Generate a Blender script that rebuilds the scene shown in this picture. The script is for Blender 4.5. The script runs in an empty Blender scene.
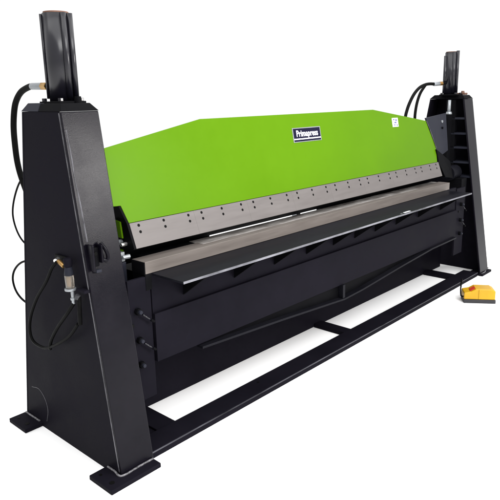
import bpy, bmesh, math, random
from mathutils import Vector, Matrix
random.seed(7)
S = bpy.context.scene
COL = S.collection

# ------------------------------------------------------------------ camera
cam_d = bpy.data.cameras.new('camera'); cam = bpy.data.objects.new('camera', cam_d); COL.objects.link(cam)
right = Vector((0.66386842, -0.74766872, -0.0164377))
down = Vector((-0.18793821, -0.1455185, -0.97134113))
fwd = Vector((0.7238494, 0.64793198, -0.23712066))
M3 = Matrix((right, -down, -fwd)).transposed()
cam.matrix_world = Matrix.Translation((0, 0, 1.55)) @ M3.to_4x4()
cam_d.sensor_width = 36; cam_d.lens = 597.54 / 500 * 36
cam_d.shift_x = -(263.9 - 250) / 500; cam_d.shift_y = (242.85 - 250) / 500
cam_d.clip_start = .05; cam_d.clip_end = 400
S.camera = cam

# ------------------------------------------------------------------ light: white studio
W = bpy.data.worlds.new('World'); S.world = W; W.use_nodes = True
bg = W.node_tree.nodes['Background']; bg.inputs[0].default_value = (1, 1, 1, 1); bg.inputs[1].default_value = 1.08
def area(name, loc, target, sx, sy, power, col=(1, 1, 1)):
    l = bpy.data.lights.new(name, 'AREA'); l.shape = 'RECTANGLE'; l.size = sx; l.size_y = sy; l.energy = power; l.color = col
    o = bpy.data.objects.new(name, l); COL.objects.link(o); o.location = loc
    o.rotation_euler = (Vector(target) - Vector(loc)).to_track_quat('-Z', 'Y').to_euler()
    return o
area('overhead_softbox', (3.1, 1.6, 4.8), (3.1, 1.9, 0), 8, 5.5, 300)
area('high_front_softbox', (2.0, -2.2, 4.6), (2.8, 2.2, 0), 6, 2, 320)
area('front_softbox', (2.87, -.45, 1.62), (1.3, 2.1, 1.22), 0.55, .85, 68, (1, .97, .95))
S.view_settings.view_transform = 'Standard'; S.view_settings.look = 'None'
S.view_settings.exposure = 0; S.view_settings.gamma = 1
S.render.engine = 'CYCLES'

# ------------------------------------------------------------------ materials
def nodes(name):
    m = bpy.data.materials.new(name); m.use_nodes = True
    nt = m.node_tree; return m, nt, nt.nodes['Principled BSDF'], nt.links
def paint(name, c1, c2, r1, r2, spec=.3, nscale=6, bump=.06, bscale=90, metal=0, stretch=(1, 1, 1), coat=0):
    m, nt, P, L = nodes(name)
    tc = nt.nodes.new('ShaderNodeTexCoord'); mp = nt.nodes.new('ShaderNodeMapping'); mp.inputs['Scale'].default_value = stretch
    L.new(tc.outputs['Object'], mp.inputs['Vector'])
    n = nt.nodes.new('ShaderNodeTexNoise'); n.inputs['Scale'].default_value = nscale; n.inputs['Detail'].default_value = 7; n.inputs['Roughness'].default_value = .62
    L.new(mp.outputs[0], n.inputs['Vector'])
    cr = nt.nodes.new('ShaderNodeValToRGB'); cr.color_ramp.elements[0].position = .32; cr.color_ramp.elements[1].position = .7
    cr.color_ramp.elements[0].color = (*c1, 1); cr.color_ramp.elements[1].color = (*c2, 1)
    L.new(n.outputs['Fac'], cr.inputs[0]); L.new(cr.outputs[0], P.inputs['Base Color'])
    mr = nt.nodes.new('ShaderNodeMapRange'); mr.inputs['From Min'].default_value = .3; mr.inputs['From Max'].default_value = .7
    mr.inputs['To Min'].default_value = r1; mr.inputs['To Max'].default_value = r2
    L.new(n.outputs['Fac'], mr.inputs[0]); L.new(mr.outputs[0], P.inputs['Roughness'])
    P.inputs['Specular IOR Level'].default_value = spec; P.inputs['Metallic'].default_value = metal
    P.inputs['Coat Weight'].default_value = coat
    if bump:
        b = nt.nodes.new('ShaderNodeTexNoise'); b.inputs['Scale'].default_value = bscale; b.inputs['Detail'].default_value = 4
        L.new(mp.outputs[0], b.inputs['Vector'])
        bn = nt.nodes.new('ShaderNodeBump'); bn.inputs['Strength'].default_value = bump; bn.inputs['Distance'].default_value = .0012
        L.new(b.outputs['Fac'], bn.inputs['Height']); L.new(bn.outputs[0], P.inputs['Normal'])
    return m
DARK = paint('navy_black_paint', (.0052, .0048, .0073), (.0078, .0071, .0107), .36, .58, .013, 3, .5, 160)
FLG = paint('mottled_navy_black_paint', (.0030, .0026, .0048), (.0052, .0045, .0074), .13, .27, .10, 6, .3, 420)
BLK = paint('black_paint', (.002, .002, .0025), (.004, .004, .005), .5, .65, .03)
CYL = paint('cylinder_black_paint', (.004, .004, .007), (.007, .0065, .010), .2, .3, .4, 4, .01)
SHELF = paint('worn_dark_plate', (.004, .004, .006), (.009, .009, .012), .35, .6, .05, 3, .05, 60, 0, (.6, 2, 1))
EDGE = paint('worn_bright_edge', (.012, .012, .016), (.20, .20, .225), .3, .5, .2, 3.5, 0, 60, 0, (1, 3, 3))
RAILE = paint('pale_rail_edge', (.008, .008, .011), (.085, .085, .10), .35, .5, .15, 4, 0, 60, 0, (.8, 3, 3))  # patchy paler tone for the rail's front top edge
GREEN = paint('lime_green_paint', (.063, .153, .0009), (.070, .167, .0012), .3, .45, .06, 2.2, .3, 14)
STEEL = paint('ground_steel', (.098, .084, .076), (.135, .118, .107), .42, .58, .3, 5, .05, 60, .1, (.6, 7, 7))
BLADE = paint('brushed_blade_steel', (.096, .086, .083), (.118, .107, .104), .42, .55, .3, 6, .04, 120, .1, (.7, 6, 6))
WORN = paint('worn_bed_steel', (.105, .092, .083), (.44, .42, .40), .35, .5, .5, 7, .1, 40, .2, (1, 3, 3))
CHROME = paint('bright_metal', (.55, .54, .52), (.8, .79, .78), .15, .3, .5, 20, 0, 60, .9)
BRASS = paint('brass', (.22, .11, .03), (.42, .26, .09), .25, .4, .5, 20, 0, 60, .8)
RUBBER = paint('hose_rubber', (.0018, .0018, .0018), (.004, .004, .004), .5, .65, .05, 40, 0)
RUST = paint('brown_primer', (.09, .045, .03), (.16, .085, .06), .5, .7, .3)
WELD2 = paint('foot_weld_bead', (.004, .004, .006), (.22, .215, .23), .3, .5, .4, 75, 1, 200)
WELD = paint('weld_bead', (.008, .008, .011), (.10, .098, .11), .25, .5, .4, 14, .6, 160)
YEL = paint('yellow_plastic', (.42, .235, .004), (.50, .285, .006), .35, .5, .35, 8, .03)
RED = paint('red_plastic', (.4, .03, .015), (.5, .05, .02), .4, .5, .3)
GREY = paint('grey_plastic', (.018, .018, .02), (.03, .03, .035), .5, .6, .3)
BPLATE = paint('slate_grey_paint', (.012, .013, .020), (.020, .021, .028), .35, .5, .06, 6, .05)
NAVY = paint('nameplate_navy', (.006, .006, .018), (.009, .009, .024), .4, .5, .04, 6, 0)
WHITE = paint('print_white', (.70, .70, .76), (.74, .74, .8), .4, .5, .3, 6, 0)
INK = paint('print_blue_ink', (.08, .08, .22), (.1, .1, .26), .4, .5, .3, 6, 0)
SILV = paint('nameplate_silver', (.2, .215, .23), (.30, .315, .33), .3, .4, .5, 6, 0, 60, .5)
FLOOR = paint('white_floor', (.93, .93, .93), (.95, .95, .95), .6, .7, .1, 2, 0)
GLASS, nt_, P_, L_ = nodes('clear_bowl')
P_.inputs['Base Color'].default_value = (.42, .38, .33, 1); P_.inputs['Roughness'].default_value = .08
P_.inputs['Transmission Weight'].default_value = .75; P_.inputs['IOR'].default_value = 1.45

# ------------------------------------------------------------------ mesh helpers
class MB:
    def __init__(s): s.bm = bmesh.new()
    def poly(s, pts_a, pts_b):
        """solid between two matching outlines"""
        a = [s.bm.verts.new(p) for p in pts_a]; b = [s.bm.verts.new(p) for p in pts_b]
        n = len(a); s.bm.faces.new(a); s.bm.faces.new(b[::-1])
        for i in range(n): s.bm.faces.new((a[i], b[i], b[(i+1) % n], a[(i+1) % n]))
        return s
    def box(s, x0, x1, y0, y1, z0, z1):
        return s.poly([(x0, y0, z0), (x1, y0, z0), (x1, y1, z0), (x0, y1, z0)], [(x0, y0, z1), (x1, y0, z1), (x1, y1, z1), (x0, y1, z1)])
    def prof(s, yz, x0, x1):
        return s.poly([(x0, y, z) for y, z in yz], [(x1, y, z) for y, z in yz])
    def cyl(s, p0, p1, r0, r1=None, n=28):
        r1 = r0 if r1 is None else r1
        p0 = Vector(p0); p1 = Vector(p1); q = (p1-p0).to_track_quat('Z', 'Y')
        ring = lambda p, r: [p + q @ Vector((math.cos(2*math.pi*i/n)*r, math.sin(2*math.pi*i/n)*r, 0)) for i in range(n)]
        return s.poly(ring(p0, r0), ring(p1, r1))
    def tube(s, path, r, n=14, samples=10):
        P = [Vector(p) for p in path]; P = [P[0]*2-P[1]] + P + [P[-1]*2-P[-2]]; out = []
        for i in range(1, len(P)-2):
            for k in range(samples):
                t = k/samples; a, b, c, d = P[i-1:i+3]
                out.append(.5*((2*b)+(c-a)*t+(2*a-5*b+4*c-d)*t*t+(3*b-a-3*c+d)*t**3))
        out.append(P[-2]); rings = []; up = Vector((.13, .21, .97)).normalized()
        for i, p in enumerate(out):
            t = (out[min(i+1, len(out)-1)]-out[max(i-1, 0)]).normalized()
            u = t.cross(up)
            if u.length < .15: u = t.cross(Vector((1, 0, 0)))
            u.normalize(); up = u.cross(t).normalized()
            rings.append([s.bm.verts.new(p+(u*math.cos(2*math.pi*k/n)+up*math.sin(2*math.pi*k/n))*r) for k in range(n)])
        for a, b in zip(rings, rings[1:]):
            for k in range(n): s.bm.faces.new((a[k], a[(k+1) % n], b[(k+1) % n], b[k]))
        s.bm.faces.new(rings[0][::-1]); s.bm.faces.new(rings[-1]); return s
    def build(s, name, mat, parent=None, bevel=0, smooth=False, label=None):
        bmesh.ops.recalc_face_normals(s.bm, faces=s.bm.faces[:])
        me = bpy.data.meshes.new(name); s.bm.to_mesh(me); s.bm.free(); me.materials.append(mat)
        o = bpy.data.objects.new(name, me); COL.objects.link(o)
        if parent:
            o.parent = parent; o.matrix_parent_inverse = Matrix.Identity(4)
        if smooth:
            for p in me.polygons: p.use_smooth = len(p.vertices) == 4
        if bevel:
            b = o.modifiers.new('bevel', 'BEVEL'); b.width = bevel; b.segments = 2; b.limit_method = 'ANGLE'; b.angle_limit = .6
        if label: o['label'] = label
        return o
def empty(name, label, cat):
    o = bpy.data.objects.new(name, None); COL.objects.link(o); o['label'] = label; o['category'] = cat; o.empty_display_size = .1
    return o

# ------------------------------------------------------------------ floor
fl = MB().poly([(-60, -60, -.03), (120, -60, -.03), (120, 120, -.03), (-60, 120, -.03)], [(-60, -60, 0), (120, -60, 0), (120, 120, 0), (-60, 120, 0)]).build('floor', FLOOR)
fl['kind'] = 'structure'

# ------------------------------------------------------------------ the machine
MC = empty('folding_machine', 'long hydraulic sheet folding machine with black uprights and a lime green clamp beam', 'folding machine')
X0, X1 = 1.232, 5.07            # outer faces of the two uprights
ZT = 1.507
YF0, YFT, YR0, YRT = 1.920, 2.136, 2.737, 2.443
yf = lambda z: YF0+(YFT-YF0)*z/ZT
yr = lambda z: YR0+(YRT-YR0)*z/ZT

def upright(sgn, xo, fw=.168, flx=0.0):
    """sgn=+1: outer face looks to -x (near one); sgn=-1: far one"""
    X = lambda a: xo+sgn*a
    t = .014
    sp = MB().prof([(yf(0)+t, .0), (yr(0)-t, .0), (yr(ZT)-t, ZT), (yf(ZT)+t, ZT)], X(.001), X(t)).build('upright', DARK, MC, .001)
    MB().prof([(yf(0), 0), (yf(0)+t, 0), (yf(ZT)+t, ZT), (yf(ZT), ZT)], X(0), X(fw)).build('front_flange', FLG, sp, .003)
    MB().prof([(yr(0)-t, 0), (yr(0), 0), (yr(ZT), ZT), (yr(ZT)-t, ZT)], X(0), X(fw)).build('rear_flange', DARK, sp, .003)
    for z in (.45, .86, .98, 1.104, 1.222, 1.348):
        if z < .8 and sgn < 0: continue
        MB().box(*sorted((X(t+.001), X(fw-.012))), yf(z)+t+.002, yr(z)-t-.002, z-.008, z+.008).build('rib', BPLATE if sgn < 0 else DARK, sp, .001)
    # guide web inside the C
    MB().prof([(2.215, .84), (2.30, .84), (2.30, 1.50), (2.215, 1.50)], X(fw-.055), X(fw-.012)).build('guide_rail', BLK, sp, .002)
    # top plate with chamfered edge
    a0, a1 = sorted((X(-.001), X(fw+.001)))
    c = .024
    ym = 2.305
    def frustum(ya, yb, ca, cb, dz):
        return MB().poly([(a0, ya, ZT+.001), (a1, ya, ZT+.001), (a1, yb, ZT+.001), (a0, yb, ZT+.001)],
                         [(a0+c*.6, ya+ca, ZT+dz), (a1-c, ya+ca, ZT+dz), (a1-c, yb-cb, ZT+dz), (a0+c*.6, yb-cb, ZT+dz)])
    frustum(YFT-.004, ym, c, 0, .032).build('top_plate', BLK, sp, .002)
    frustum(ym+.002, YRT+.004, 0, c*1.6, .034).build('rear_top_plate', BPLATE if sgn > 0 else BLK, sp, .002)
    xm = xo+sgn*.118
    # weld beads along corner
    MB().tube([(X(.0), yf(z)+.013, z) for z in (ZT-.005, 1.1, .7, .3, .03)], .003, 8, 30).build('weld_bead', WELD if sgn > 0 else DARK, sp, smooth=True)
    # feet
    for (ya, yb_, mat) in ((1.868 if sgn > 0 else 1.905, 2.03, 0), (2.578, 2.742, 1)):
        xa, xb = sorted((X(-.088 if sgn > 0 else -.035), X(fw-.004)))
        f = MB().box(xa, xb, ya, yb_, 0.0, .021).build('foot', DARK, sp, .003)
        for yy in (ya+.045, yb_-.035):
            r = .011 if yy < ya+.06 else .007
            MB().cyl((X(-.055), yy, .0205), (X(-.055), yy, .0225), r, r, 20).build('bolt_hole', RUBBER, f)
        # weld at the foot
        MB().tube([(X(-.004), yb_-.012 if yb_ < 2.2 else yb_-.01, .024), (X(-.004), (ya+yb_)/2+.02, .024), (X(-.004), max(ya+.045, yf(0)-.003) if ya < 2 else ya+.02, .024)] +
                  ([(X(fw*.5), yf(0)-.004, .024), (X(fw-.008), yf(0)-.004, .024)] if ya < 2 else []), .0048, 8, 16)  .build('foot_weld', WELD2, f, smooth=True)
    return sp
UL = upright(1, X0)
UR = upright(-1, X1)
# the far upright stands slightly splayed: its foot is a little further out than its top
for o in [UR]+list(UR.children_recursive):
    for v in o.data.vertices: v.co.x += (1-v.co.z/ZT)*.068

# hatch seam at the back bottom of the near side plate
MB().tube([(X0+.001, 2.645, .19), (X0+.001, 2.575, .20), (X0+.001, 2.525, .165), (X0+.001, 2.508, .11), (X0+.001, 2.530, .045)], .0013, 8, 8).build('weld_arc', WELD, UL, smooth=True)

# ground-off weld seam running down beside the corner of the near front flange
MB().tube([(X0+.011, yf(1.44)+.0025, 1.44), (X0+.014, yf(1.33)+.0018, 1.33), (X0+.013, yf(1.25)+.0028, 1.25), (X0+.018, yf(1.16)+.0018, 1.16), (X0+.020, yf(1.07)+.0022, 1.07), (X0+.021, yf(1.0)+.002, 1.0)], .0042, 12, 14).build('corner_weld', WELD, UL, smooth=True)
# hydraulic cylinders
def cylinder(cx, cy, sgn):
    fl_ = MB().box(cx-.075, cx+.045, cy-.095, cy+.06, ZT+.030, ZT+.040).build('hydraulic_cylinder', BLK, MC, .002)
    MB().cyl((cx, cy, ZT+.036), (cx, cy, 1.884), .054, .054, 56).build('barrel', CYL, fl_, smooth=True)
    MB().cyl((cx, cy, 1.8845), (cx, cy, 1.891), .049, .049, 48).build('end_cap', RUST, fl_, .001)
    vd = Vector((cx, cy, 0)).normalized(); rt = Vector((vd.y, -vd.x, 0))
    def rod(name, a, b, r, z1, mat):
        p = Vector((cx, cy, 0))+rt*a-vd*b
        MB().cyl((p.x, p.y, ZT+.05), (p.x, p.y, z1), r, r, 24).build(name, mat, fl_, smooth=True)
    if sgn > 0:
        rod('tie_rod', .026, .050, .0125, 1.884, CYL); rod('tie_rod', .050, .034, .012, 1.883, CYL)
        rod('return_pipe', -.058, .0, .0055, 1.882, CYL)
    else:
        rod('tie_rod', .020, .046, .016, 1.886, CYL); rod('tie_rod', .048, .030, .013, 1.896, CYL); rod('tie_rod', -.048, .025, .014, 1.858, CYL)
    for dx, dy in ((-.06, -.08), (.032, -.08), (.032, .045), (-.06, .045)):
        MB().cyl((cx+dx, cy+dy, ZT+.040), (cx+dx, cy+dy, ZT+.052), .011, .011, 6).build('bolt', CYL, fl_, .001)
    return fl_
CL = cylinder(1.338, 2.285, 1)
CR = cylinder(4.945, 2.285, -1)
b = MB().cyl((1.345, 2.19, ZT+.030), (1.345, 2.19, ZT+.058), .016, .013, 20).build('plug', BLK, CL, .001)
# near hose with fitting
def fitting(name, a, b, r, mats):
    a = Vector(a); b = Vector(b); d = b-a
    o = MB().cyl(a, a+d*.34, r*.8, r*.8, 6).build(name, mats[0], MC, .001)
    MB().cyl(a+d*.34, a+d*.55, r*1.1, r*1.1, 6).build('hex_nut', mats[1], o, .001)
    MB().cyl(a+d*.55, b, r*.95, r*.95, 24).build('ferrule', mats[2], o, .001, True)
    return o
fitting('hose_fitting', (1.338, 2.336, 1.608), (1.33, 2.52, 1.611), .0155, (BLK, BRASS, SILV))
MB().tube([(1.33, 2.50, 1.611), (1.33, 2.545, 1.609), (1.33, 2.616, 1.591), (1.33, 2.668, 1.558), (1.33, 2.702, 1.513), (1.33, 2.729, 1.432), (1.33, 2.735, 1.335), (1.33, 2.729, 1.262), (1.33, 2.705, 1.195), (1.33, 2.65, 1.10), (1.33, 2.55, .95), (1.33, 2.5, .85)], .0135, 16, 10).build('hydraulic_hose', RUBBER, MC, smooth=True)
MB().tube([(1.33, 2.60, 1.24), (1.33, 2.715, 1.19), (1.33, 2.80, 1.10), (1.33, 2.84, 1.01), (1.33, 2.815, .93), (1.33, 2.75, .88), (1.33, 2.64, .86)], .0045, 10, 10).build('cable', RUBBER, MC, smooth=True)
MB().tube([(1.33, 2.66, .81), (1.33, 2.80, .775), (1.33, 2.89, .72), (1.33, 2.925, .66), (1.33, 2.90, .60), (1.33, 2.82, .565), (1.33, 2.68, .56)], .0055, 10, 10).build('cable', RUBBER, MC, smooth=True)
# far hoses
fitting('hose_fitting', (4.90, 2.30, 1.638), (4.77, 2.35, 1.630), .0165, (BLK, BRASS, SILV))
MB().tube([(4.79, 2.35, 1.631), (4.70, 2.35, 1.632), (4.62, 2.35, 1.625), (4.53, 2.35, 1.603), (4.45, 2.35, 1.560), (4.385, 2.35, 1.50), (4.335, 2.35, 1.43), (4.31, 2.35, 1.35), (4.31, 2.36, 1.1)], .0125, 14, 8).build('hydraulic_hose', RUBBER, MC, smooth=True)
MB().tube([(4.70, 2.38, 1.632), (4.66, 2.38, 1.606), (4.60, 2.38, 1.558), (4.555, 2.38, 1.49), (4.53, 2.38, 1.41), (4.525, 2.38, 1.33), (4.52, 2.38, 1.1)], .0115, 14, 8).build('hydraulic_hose', RUBBER, MC, smooth=True)

# slanted plane of the clamp beam face
GY0, GZ0, GY1, GZ1 = 2.12, 1.028, 2.20, 1.4527
gy = lambda z: GY0+(z-GZ0)*(GY1-GY0)/(GZ1-GZ0)
gn = Vector((0, -(GZ1-GZ0), (GY1-GY0))).normalized()
def on_g(x, z, off=0):
    return Vector((x, gy(z), z))+gn*off
def g_plate(name, xz, mat, parent, off0, off1, bevel=0, label=None):
    return MB().poly([on_g(x, z, off0) for x, z in xz], [on_g(x, z, off1) for x, z in xz]).build(name, mat, parent, bevel, label=label)
CB = g_plate('clamp_beam', [(1.497, 1.03), (1.472, 1.108), (1.412, 1.112), (1.412, 1.347), (2.007, 1.4515), (3.589, 1.4545), (4.325, 1.352), (4.438, 1.14), (4.430, 1.03)], GREEN, MC, -.016, 0, .0015)
# welded box body behind the face plate, slanted underside
MB().prof([(2.142, 1.03), (2.142, 1.10), (2.19, 1.31), (2.24, 1.31), (2.34, 1.10), (2.31, .8328), (2.25, .8495), (2.115, .912)], 1.51, 4.42).build('beam_body', BLK, CB, .002)
for xx, yy, zz in ((1.408, 2.172, 1.325), (1.408, 2.150, 1.205)):
    MB().cyl((xx-.004, yy+.005, zz), (xx-.006, yy-.038, zz-.002), .0075, .0075, 12).build('bolt', BLK, CB, .001)
# blades below
BY0, BZ0, BY1, BZ1 = 2.12, 1.028, 2.08, .922
bn_ = Vector((0, -(BZ0-BZ1), (BY0-BY1))).normalized()
by = lambda z: BY0+(z-BZ0)*(BY1-BY0)/(BZ1-BZ0)
bnn = Vector((0, -(BZ0-BZ1), BY0-BY1)).normalized()
HX = [1.541, 1.680, 1.828, 1.912, 2.048, 2.187, 2.280, 2.417, 2.557, 2.650, 2.790, 2.930, 3.025, 3.165, 3.300, 3.395, 3.535, 3.675, 3.770, 3.910, 4.050, 4.145, 4.285, 4.39]
LW = (4.443-1.497)/8
for i in range(8):
    xa = 1.497+i*LW; xb = xa+LW-.0004
    a = [Vector((x, by(z), z)) for x, z in ((xa, BZ1), (xb, BZ1), (xb, BZ0), (xa, BZ0))]
    bl = MB().poly([p-bnn*.02 for p in a], [p+bnn*.003 for p in a]).build('clamp_blade', BLADE, CB)
    for x in HX:
        if xa < x < xb:
            for z in (1.0135, .986):
                p = Vector((x, by(z), z))
                MB().cyl(p+bnn*.0025, p+bnn*.0036, .0068, .0068, 16).build('screw_hole', RUBBER, bl)
# black end plate at the near end
ep = MB().prof([(2.232, 1.103), (2.1335, 1.109), (2.1185, 1.030), (2.076, .922), (2.145, .912), (2.136, .955), (2.165, 1.03), (2.205, 1.06)], 1.484, 1.4955).build('end_plate', BLK, CB, .001)
for v in ep.data.vertices: v.co.x -= max(0, v.co.z-1.03)*.33
MB().prof([(2.155, 1.035), (2.205, 1.04), (2.222, 1.00), (2.215, .965), (2.145, .962)], 1.474, 1.482).build('lifting_lug', GREEN, CB, .002)
MB().cyl((1.44, 2.165, .945), (1.484, 2.165, .945), .012, .012, 6).build('bolt', SILV, CB, .001)
MB().cyl((1.455, 2.130, .940), (1.484, 2.130, .940), .009, .009, 6).build('bolt', CHROME, CB, .001)
MB().cyl((1.47, 2.215, 1.075), (1.484, 2.215, 1.075), .008, .010, 6).build('bolt', SILV, CB, .001)
# far end bracket, grey plate, black swing link
gp = MB().poly([(x, y, z) for x, y, z in ((4.335, 2.185, 1.372), (4.52, 2.19, 1.385), (4.70, 2.195, 1.398), (4.70, 2.16, 1.10), (4.53, 2.15, 1.06), (4.44, 2.145, 1.14))],
               [(x, y+.014, z) for x, y, z in ((4.335, 2.185, 1.372), (4.52, 2.19, 1.385), (4.70, 2.195, 1.398), (4.70, 2.16, 1.10), (4.53, 2.15, 1.06), (4.44, 2.145, 1.14))]).build('lift_bracket', BPLATE, CB, .002)
MB().cyl((4.61, 2.192, 1.335), (4.61, 2.178, 1.335), .012, .012, 6).build('bolt', SILV, gp, .001)
MB().cyl((4.61, 2.184, 1.285), (4.61, 2.171, 1.285), .010, .010, 6).build('bolt', BLK, gp, .001)
MB().tube([on_g(4.330, 1.352, .003), on_g(4.385, 1.25, .003), on_g(4.436, 1.14, .003)], .0035, 8, 12).build('weld_bead', WELD, CB, smooth=True)
MB().poly([(4.42, 2.125, 1.13), (4.52, 2.13, 1.09), (4.73, 2.15, 1.01), (4.73, 2.115, .87), (4.55, 2.10, .90), (4.452, 2.115, 1.02)],
          [(4.42, 2.16, 1.13), (4.52, 2.165, 1.09), (4.73, 2.19, 1.01), (4.73, 2.155, .87), (4.55, 2.135, .90), (4.452, 2.15, 1.02)]).build('swing_link', BLK, CB, .003)
# piston rod at the far upright
MB().cyl((4.84, 2.235, 1.40), (4.84, 2.235, 1.50), .013, .013, 24).build('piston_rod', SILV, CR, smooth=True)
MB().cyl((4.84, 2.235, 1.385), (4.84, 2.235, 1.405), .026, .022, 24).build('rod_collar', SILV, CR, .001, True)
MB().box(4.80, 4.86, 2.215, 2.26, .98, 1.385).build('rod_end_bar', BLK, CR, .002)
# pivot boss
MB().box(4.99, 5.04, 2.17, 2.26, ZT+.033, ZT+.05).build('stop_block', RUST, CR, .003)
MB().cyl((5.01, 2.20, ZT+.05), (5.01, 2.20, ZT+.066), .016, .012, 12).build('bolt', RUST, CR, .001)
pv = MB().cyl((4.76, 2.18, .90), (4.905, 2.18, .90), .062, .062, 36).build('pivot_boss', SHELF, UR, .003, True)
MB().cyl((4.74, 2.18, .90), (4.76, 2.18, .90), .038, .038, 30).build('pivot_pin', BPLATE, pv, .003, True)
MB().cyl((4.75, 2.225, .935), (4.76, 2.225, .935), .012, .012, 6).build('bolt', DARK, pv, .001)
MB().box(4.80, 4.90, 2.07, 2.20, .60, .86).build('pivot_block', BLK, UR, .003)

# name plate and stickers on the green face
PX0, PX1, PZ0, PZ1 = 2.695, 2.962, 1.292, 1.374
npz = g_plate('name_plate', [(PX0, PZ0), (PX1, PZ0), (PX1, PZ1), (PX0, PZ1)], SILV, CB, .0005, .002, .0005)
g_plate('name_plate_field', [(PX0+.007, PZ0+.021), (PX1-.007, PZ0+.021), (PX1-.007, PZ1-.005), (PX0+.007, PZ1-.005)], NAVY, npz, .002, .0026)
g_plate('white_stripe', [(PX0+.007, PZ0+.0145), (PX1-.007, PZ0+.0145), (PX1-.007, PZ0+.0208), (PX0+.007, PZ0+.0208)], WHITE, npz, .002, .0027)
g_plate('name_plate_foot', [(PX0+.007, PZ0+.004), (PX1-.007, PZ0+.004), (PX1-.007, PZ0+.0143), (PX0+.007, PZ0+.0143)], NAVY, npz, .002, .0026)
def text(name, body, x, z, size, mat, parent, off, bold=.0, sx=1.0, rot=0):
    cu = bpy.data.curves.new(name, 'FONT'); cu.body = body; cu.size = size; cu.offset = bold; cu.extrude = .0003; cu.space_character = 1.06; cu.align_x = 'CENTER'; cu.align_y = 'CENTER'
    t = bpy.data.objects.new(name, cu); COL.objects.link(t)
    dg = bpy.context.evaluated_depsgraph_get(); me = bpy.data.meshes.new_from_object(t.evaluated_get(dg)); bpy.data.objects.remove(t)
    o = bpy.data.objects.new(name, me); COL.objects.link(o); me.materials.clear(); me.materials.append(mat)
    R = Matrix((Vector((1, 0, 0)), (-gn).cross(Vector((1, 0, 0))) * -1, gn)).transposed()
    ax = Vector((1, 0, 0)); up = gn.cross(ax); R = Matrix((ax, up, gn)).transposed()
    me.transform(Matrix.Translation(on_g(x, z, off)) @ R.to_4x4() @ Matrix.Rotation(rot, 4, 'Z') @ Matrix.Diagonal((sx, 1, 1, 1)))
    o.parent = parent; return o
text('lettering', 'Primapress', (PX0+PX1)/2, PZ0+.047, .050, WHITE, npz, .0031, .0010, .87)
st = g_plate('warning_sticker', [(3.818, 1.328), (3.900, 1.328), (3.900, 1.390), (3.818, 1.390)], WHITE, CB, .0005, .0016, .0003)
for (sxx, szz, w, h) in ((3.842, 1.378, .022, .008), (3.874, 1.374, .020, .014), (3.860, 1.358, .03, .010), (3.848, 1.342, .016, .010), (3.882, 1.340, .016, .010)):
    g_plate('printed_mark', [(sxx-w/2, szz-h/2), (sxx+w/2, szz-h/2), (sxx+w/2, szz+h/2), (sxx-w/2, szz+h/2)], INK, st, .0017, .0021)

# ------------------------------------------------------------------ folding apron
AP = MB().box(1.530, 4.62, 2.036, 2.056, .60, .812).build('folding_apron', DARK, MC, .001)
MB().box(1.527, 4.62, 2.018, 2.050, .402, .629).build('lower_apron_plate', DARK, AP, .0015)
bar = MB().box(1.5005, 4.48, 2.03, 2.121, .815, .869).build('folding_bar', STEEL, AP, .0012)
MB().box(1.88, 4.05, 2.075, 2.1205, .8692, .8697).build('worn_top', WORN, bar)
MB().box(1.4975, 1.530, 2.029, 2.122, .742, .8145).build('bar_end_block', BLK, AP, .001)
MB().box(1.4955, 1.5003, 2.031, 2.120, .812, .867).build('dark_bar_end', BLK, bar)  # thin black sheet darkens the bar's steel end face
sh = MB().box(1.532, 4.42, 1.822, 2.029, .804, .814).build('shelf_plate', SHELF, AP, .0012)
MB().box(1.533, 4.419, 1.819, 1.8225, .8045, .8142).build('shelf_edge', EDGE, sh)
MB().box(3.405, 3.485, 1.832, 1.846, .8142, .8148).build('worn_patch', WHITE, sh)
MB().box(3.36, 3.385, 1.834, 1.842, .8142, .8147).build('worn_patch', SILV, sh)
for i, x in enumerate((1.713, 2.049, 2.358, 2.641, 2.906, 3.140, 3.385, 3.660, 3.986, 4.345)):
    MB().prof([(2.034, .8035), (2.034, .668), (1.845, .8035)], x-.005, x+.005).build('gusset', BLK, AP, .001)
# bow truss under the apron
tx = [(1.783, .388), (2.38, .352), (2.99, .308), (3.20, .318), (3.72, .362), (4.18, .395), (4.60, .402)]
mb = MB(); up_ = [(x, 2.030, z) for x, z in tx]+[(4.60, 2.030, .41), (1.783, 2.030, .41)]
mb.poly([(p[0], 2.040, p[2]) for p in up_], [(p[0], 2.048, p[2]) for p in up_]); web = mb.build('truss_web', BLK, AP)
mb = MB()
for (xa, za), (xb, zb) in zip(tx, tx[1:]):
    mb.poly([(xa, 2.000, za-.006), (xa, 2.039, za-.006), (xa, 2.039, za+.006), (xa, 2.000, za+.006)], [(xb, 2.000, zb-.006), (xb, 2.039, zb-.006), (xb, 2.039, zb+.006), (xb, 2.000, zb+.006)])
mb.build('truss_chord', SHELF, AP, .001)
MB().box(2.972, 2.996, 2.004, 2.039, .316, .402).build('truss_post', SHELF, AP, .001)

# ------------------------------------------------------------------ fixed lower beam and bed
LB_ = MB().box(1.41, 5.04, 2.330, 2.346, .002, .765).build('lower_beam', DARK, MC, .002)
MB().box(1.56, 1.879, 2.124, 2.176, .80, .8655).build('bed_bar_end', BLK, LB_, .001)
bed = MB().box(1.88, 4.46, 2.124, 2.176, .80, .8675).build('bed_bar', WORN, LB_, .001)
MB().box(1.56, 4.60, 2.128, 2.329, .70, .785).build('bed_support', BLK, LB_)
for xa, xb in ((1.45, 2.235), (3.29, 3.93), (3.985, 4.75)):
    MB().box(xa, xb, 2.41, 2.45, .60, .815).build('backing_block', BLK, LB_)
MB().box(3.02, 3.06, 2.41, 2.45, .60, .805).build('backing_block', SILV, LB_, .001)
MB().box(1.402, 4.90, 2.3465, 2.43, .55, .70).build('beam_back', BLK, LB_)
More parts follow.
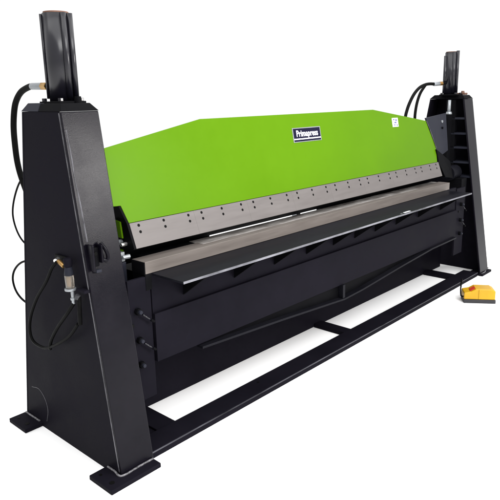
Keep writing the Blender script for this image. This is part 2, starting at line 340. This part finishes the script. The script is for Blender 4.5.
# side brackets with clamping screws
def bracket(xa, xb, sgn):
    br = MB().box(xa, xb, 2.031, 2.047, .24, .805 if sgn > 0 else .80).build('side_bracket', DARK, MC, .0015)
    cx = (xa+xb)/2-.02 if sgn > 0 else (xa+xb)/2
    for z, lev in ((.664, 1), (.532, 1), (.418, 0)):
        nut = MB().cyl((cx, 2.031, z), (cx, 2.010, z), .016, .016, 6).build('clamping_screw', BLK, br, .0015)
        MB().cyl((cx, 2.0095, z), (cx, 1.998, z), .010, .008, 16).build('screw_tip', BPLATE, nut, .001, True)
        if lev:
            MB().cyl((cx+.016, 2.012, z-.016), (cx+.062, 2.010, z-.056), .0042, .0042, 12).build('lever', CYL, nut, smooth=True)
            MB().cyl((cx+.056, 2.010, z-.051), (cx+.072, 2.009, z-.063), .0065, .0065, 12).build('lever_knob', BLK, nut, .001, True)
    MB().cyl((cx-.028, 2.0305, .605), (cx-.028, 2.0265, .605), .008, .008, 14).build('grub_screw', RUBBER, br)
    return br
bracket(1.403, 1.521, 1)
bracket(4.63, 4.79, -1)
MB().box(1.522, 1.5265, 2.05, 2.06, .62, .742).build('gap_shade', RUBBER, AP)  # black strip standing in for the shade in the gap beside the apron
# fixings between near upright and bar
MB().box(1.42, 1.475, 2.13, 2.21, .70, .86).build('bed_end_bracket', BPLATE, LB_, .002)
MB().cyl((1.455, 2.125, .884), (1.490, 2.125, .884), .009, .011, 6).build('adjusting_bolt', SILV, LB_, .001)
MB().box(1.44, 1.475, 2.135, 2.165, .862, .905).build('adjusting_nut', SILV, LB_, .003)
MB().box(1.45, 1.495, 2.17, 2.215, .872, .905).build('guide_tab', GREEN, LB_, .003)

# ------------------------------------------------------------------ base frame
RL = MB().box(1.401, 4.955, 1.943, 2.071, .0, .036).build('base_rail', DARK, MC, .003)
MB().box(1.401, 4.955, 1.9405, 1.9432, .029, .0352).build('rail_edge', RAILE, RL)
for x in (2.2, 3.9): MB().cyl((x, 2.03, .036), (x, 2.03, .0372), .008, .008, 12).build('bolt_hole', RUBBER, RL)
MB().box(1.402, 1.544, 2.0715, 2.3285, .0, .018).build('corner_plate', DARK, MC, .001)
for xa, xb in ((1.545, 1.655), (3.105, 3.185), (4.705, 4.805)):
    MB().box(xa, xb, 2.0715, 2.3285, .0, .028).build('crossbar', DARK, MC, .002)

# ------------------------------------------------------------------ lug on the near front flange
y0 = yf(.94)
lug = MB().box(1.245, 1.256, y0-.034, y0+.004, .885, .995).build('hinge_lug', FLG, UL, .004)
MB().box(1.256, 1.285, y0-.018, y0+.004, .90, .978).build('lug_block', BLK, lug, .004)
MB().cyl((1.268, y0-.0175, .955), (1.268, y0-.022, .955), .008, .008, 14).build('lug_hole', RUBBER, lug)
MB().box(1.285, 1.294, y0-.036, y0+.004, .915, .99).build('lug_cheek', FLG, lug, .004)
MB().tube([(1.300, y0-.010, .993), (1.314, y0-.020, .965), (1.322, y0-.022, .938), (1.316, y0-.022, .918), (1.300, y0-.018, .925)], .0075, 10, 8).build('lug_hook', FLG, lug, smooth=True)
MB().box(1.262, 1.287, y0-.026, y0+.002, .876, .888).build('lug_lip', BPLATE, lug, .002)

# ------------------------------------------------------------------ air regulator on the near side plate
xs = X0-.002
AV = MB().box(xs-.008, xs+.001, 2.185, 2.275, .885, .925).build('air_inlet', RUBBER, MC, .003)
MB().cyl((1.215, 2.232, .912), (1.195, 2.222, .908), .010, .010, 14).build('inlet_elbow', CHROME, AV, .001, True)
MB().cyl((1.205, 2.215, .908), (1.203, 2.172, .893), .0095, .0085, 14).build('brass_fitting', BRASS, AV, .001, True)
rg = MB().cyl((1.200, 2.133, .865), (1.200, 2.133, .90), .020, .014, 24).build('regulator', BPLATE, MC, .002, True)
MB().cyl((1.200, 2.133, .90), (1.200, 2.133, .935), .017, .017, 24).build('adjusting_knob', DARK, rg, .003, True)
MB().cyl((1.200, 2.133, .810), (1.200, 2.133, .865), .017, .019, 28).build('filter_bowl', GLASS, rg, .002, True)
MB().cyl((1.200, 2.133, .818), (1.200, 2.133, .858), .009, .009, 16).build('filter_core', BRASS, rg, .001, True)
MB().cyl((1.200, 2.133, .800), (1.200, 2.133, .8095), .023, .023, 24).build('bowl_ring', SILV, rg, .001, True)
MB().cyl((1.200, 2.118, .745), (1.200, 2.120, .80), .007, .007, 14).build('drain_stem', SILV, rg, .001, True)
MB().cyl((1.200, 2.118, .762), (1.200, 2.118, .772), .011, .011, 14).build('stem_collar', SILV, rg, .001, True)
MB().cyl((1.205, 2.082, .785), (1.205, 2.092, .66), .009, .009, 14).build('solenoid', RUBBER, rg, .001, True)
MB().cyl((1.203, 2.088, .772), (1.203, 2.083, .790), .011, .011, 14).build('solenoid_nut', GREY, rg, .001, True)
MB().box(1.205, X0, 2.04, 2.10, .80, .812).build('regulator_bracket', DARK, rg, .002)
MB().tube([(1.195, 2.215, .905), (1.19, 2.250, .872), (1.19, 2.309, .803), (1.19, 2.405, .711), (1.19, 2.483, .607), (1.19, 2.508, .530), (1.19, 2.482, .484), (1.19, 2.391, .480), (1.19, 2.316, .508), (1.19, 2.23, .553), (1.195, 2.16, .600), (1.20, 2.10, .662)], .0068, 12, 10).build('air_hose', RUBBER, MC, smooth=True)
MB().tube([(1.20, 2.116, .748), (1.19, 2.162, .694), (1.19, 2.248, .615), (1.19, 2.315, .540), (1.19, 2.335, .500), (1.195, 2.345, .486)], .0075, 12, 10).build('air_hose', RUBBER, MC, smooth=True)

# ------------------------------------------------------------------ foot pedal
FP = empty('foot_pedal', 'small yellow foot pedal switch lying on the white floor beside the far black upright', 'foot pedal')
FP.scale = (1, 1, 1.1)
FP.location = (4.22, 1.744, 0); FP.rotation_euler = (0, 0, math.atan2(-.189, .126))
def pb(name, mb, mat, bevel=.003, parent=None, smooth=False): return mb.build(name, mat, parent or FP, bevel, smooth)
L_ = .232; D_ = .13
pb('base', MB().box(0, L_, 0, D_, 0, .026), GREY)
pb('housing', MB().poly([(.0, .004, .0265), (L_-.004, .004, .0265), (L_-.004, .004, .088), (.200, .004, .101), (.085, .004, .101), (.05, .004, .082), (0, .004, .073)],
                        [(.0, D_-.004, .0265), (L_-.004, D_-.004, .0265), (L_-.004, D_-.004, .088), (.200, D_-.004, .101), (.085, D_-.004, .101), (.05, D_-.004, .082), (0, D_-.004, .073)]), YEL, .006)
pb('side_cheek', MB().box(.106, .110, -.001, .004, .03, .098), YEL, .001)
pb('tread', MB().poly([(.045, .02, .079), (.078, .02, .099), (.082, .02, .104), (.045, .02, .085)], [(.045, D_-.05, .079), (.078, D_-.05, .099), (.082, D_-.05, .104), (.045, D_-.05, .085)]), RED, .001)
cab = MB().tube([(.0, .03, .04), (-.018, .028, .045), (-.024, .03, .09), (-.020, .035, .14), (-.012, .06, .155), (.0, .16, .10), (.02, .25, .045)], .0055, 10, 8).build('pedal_cable', RUBBER, FP, smooth=True)
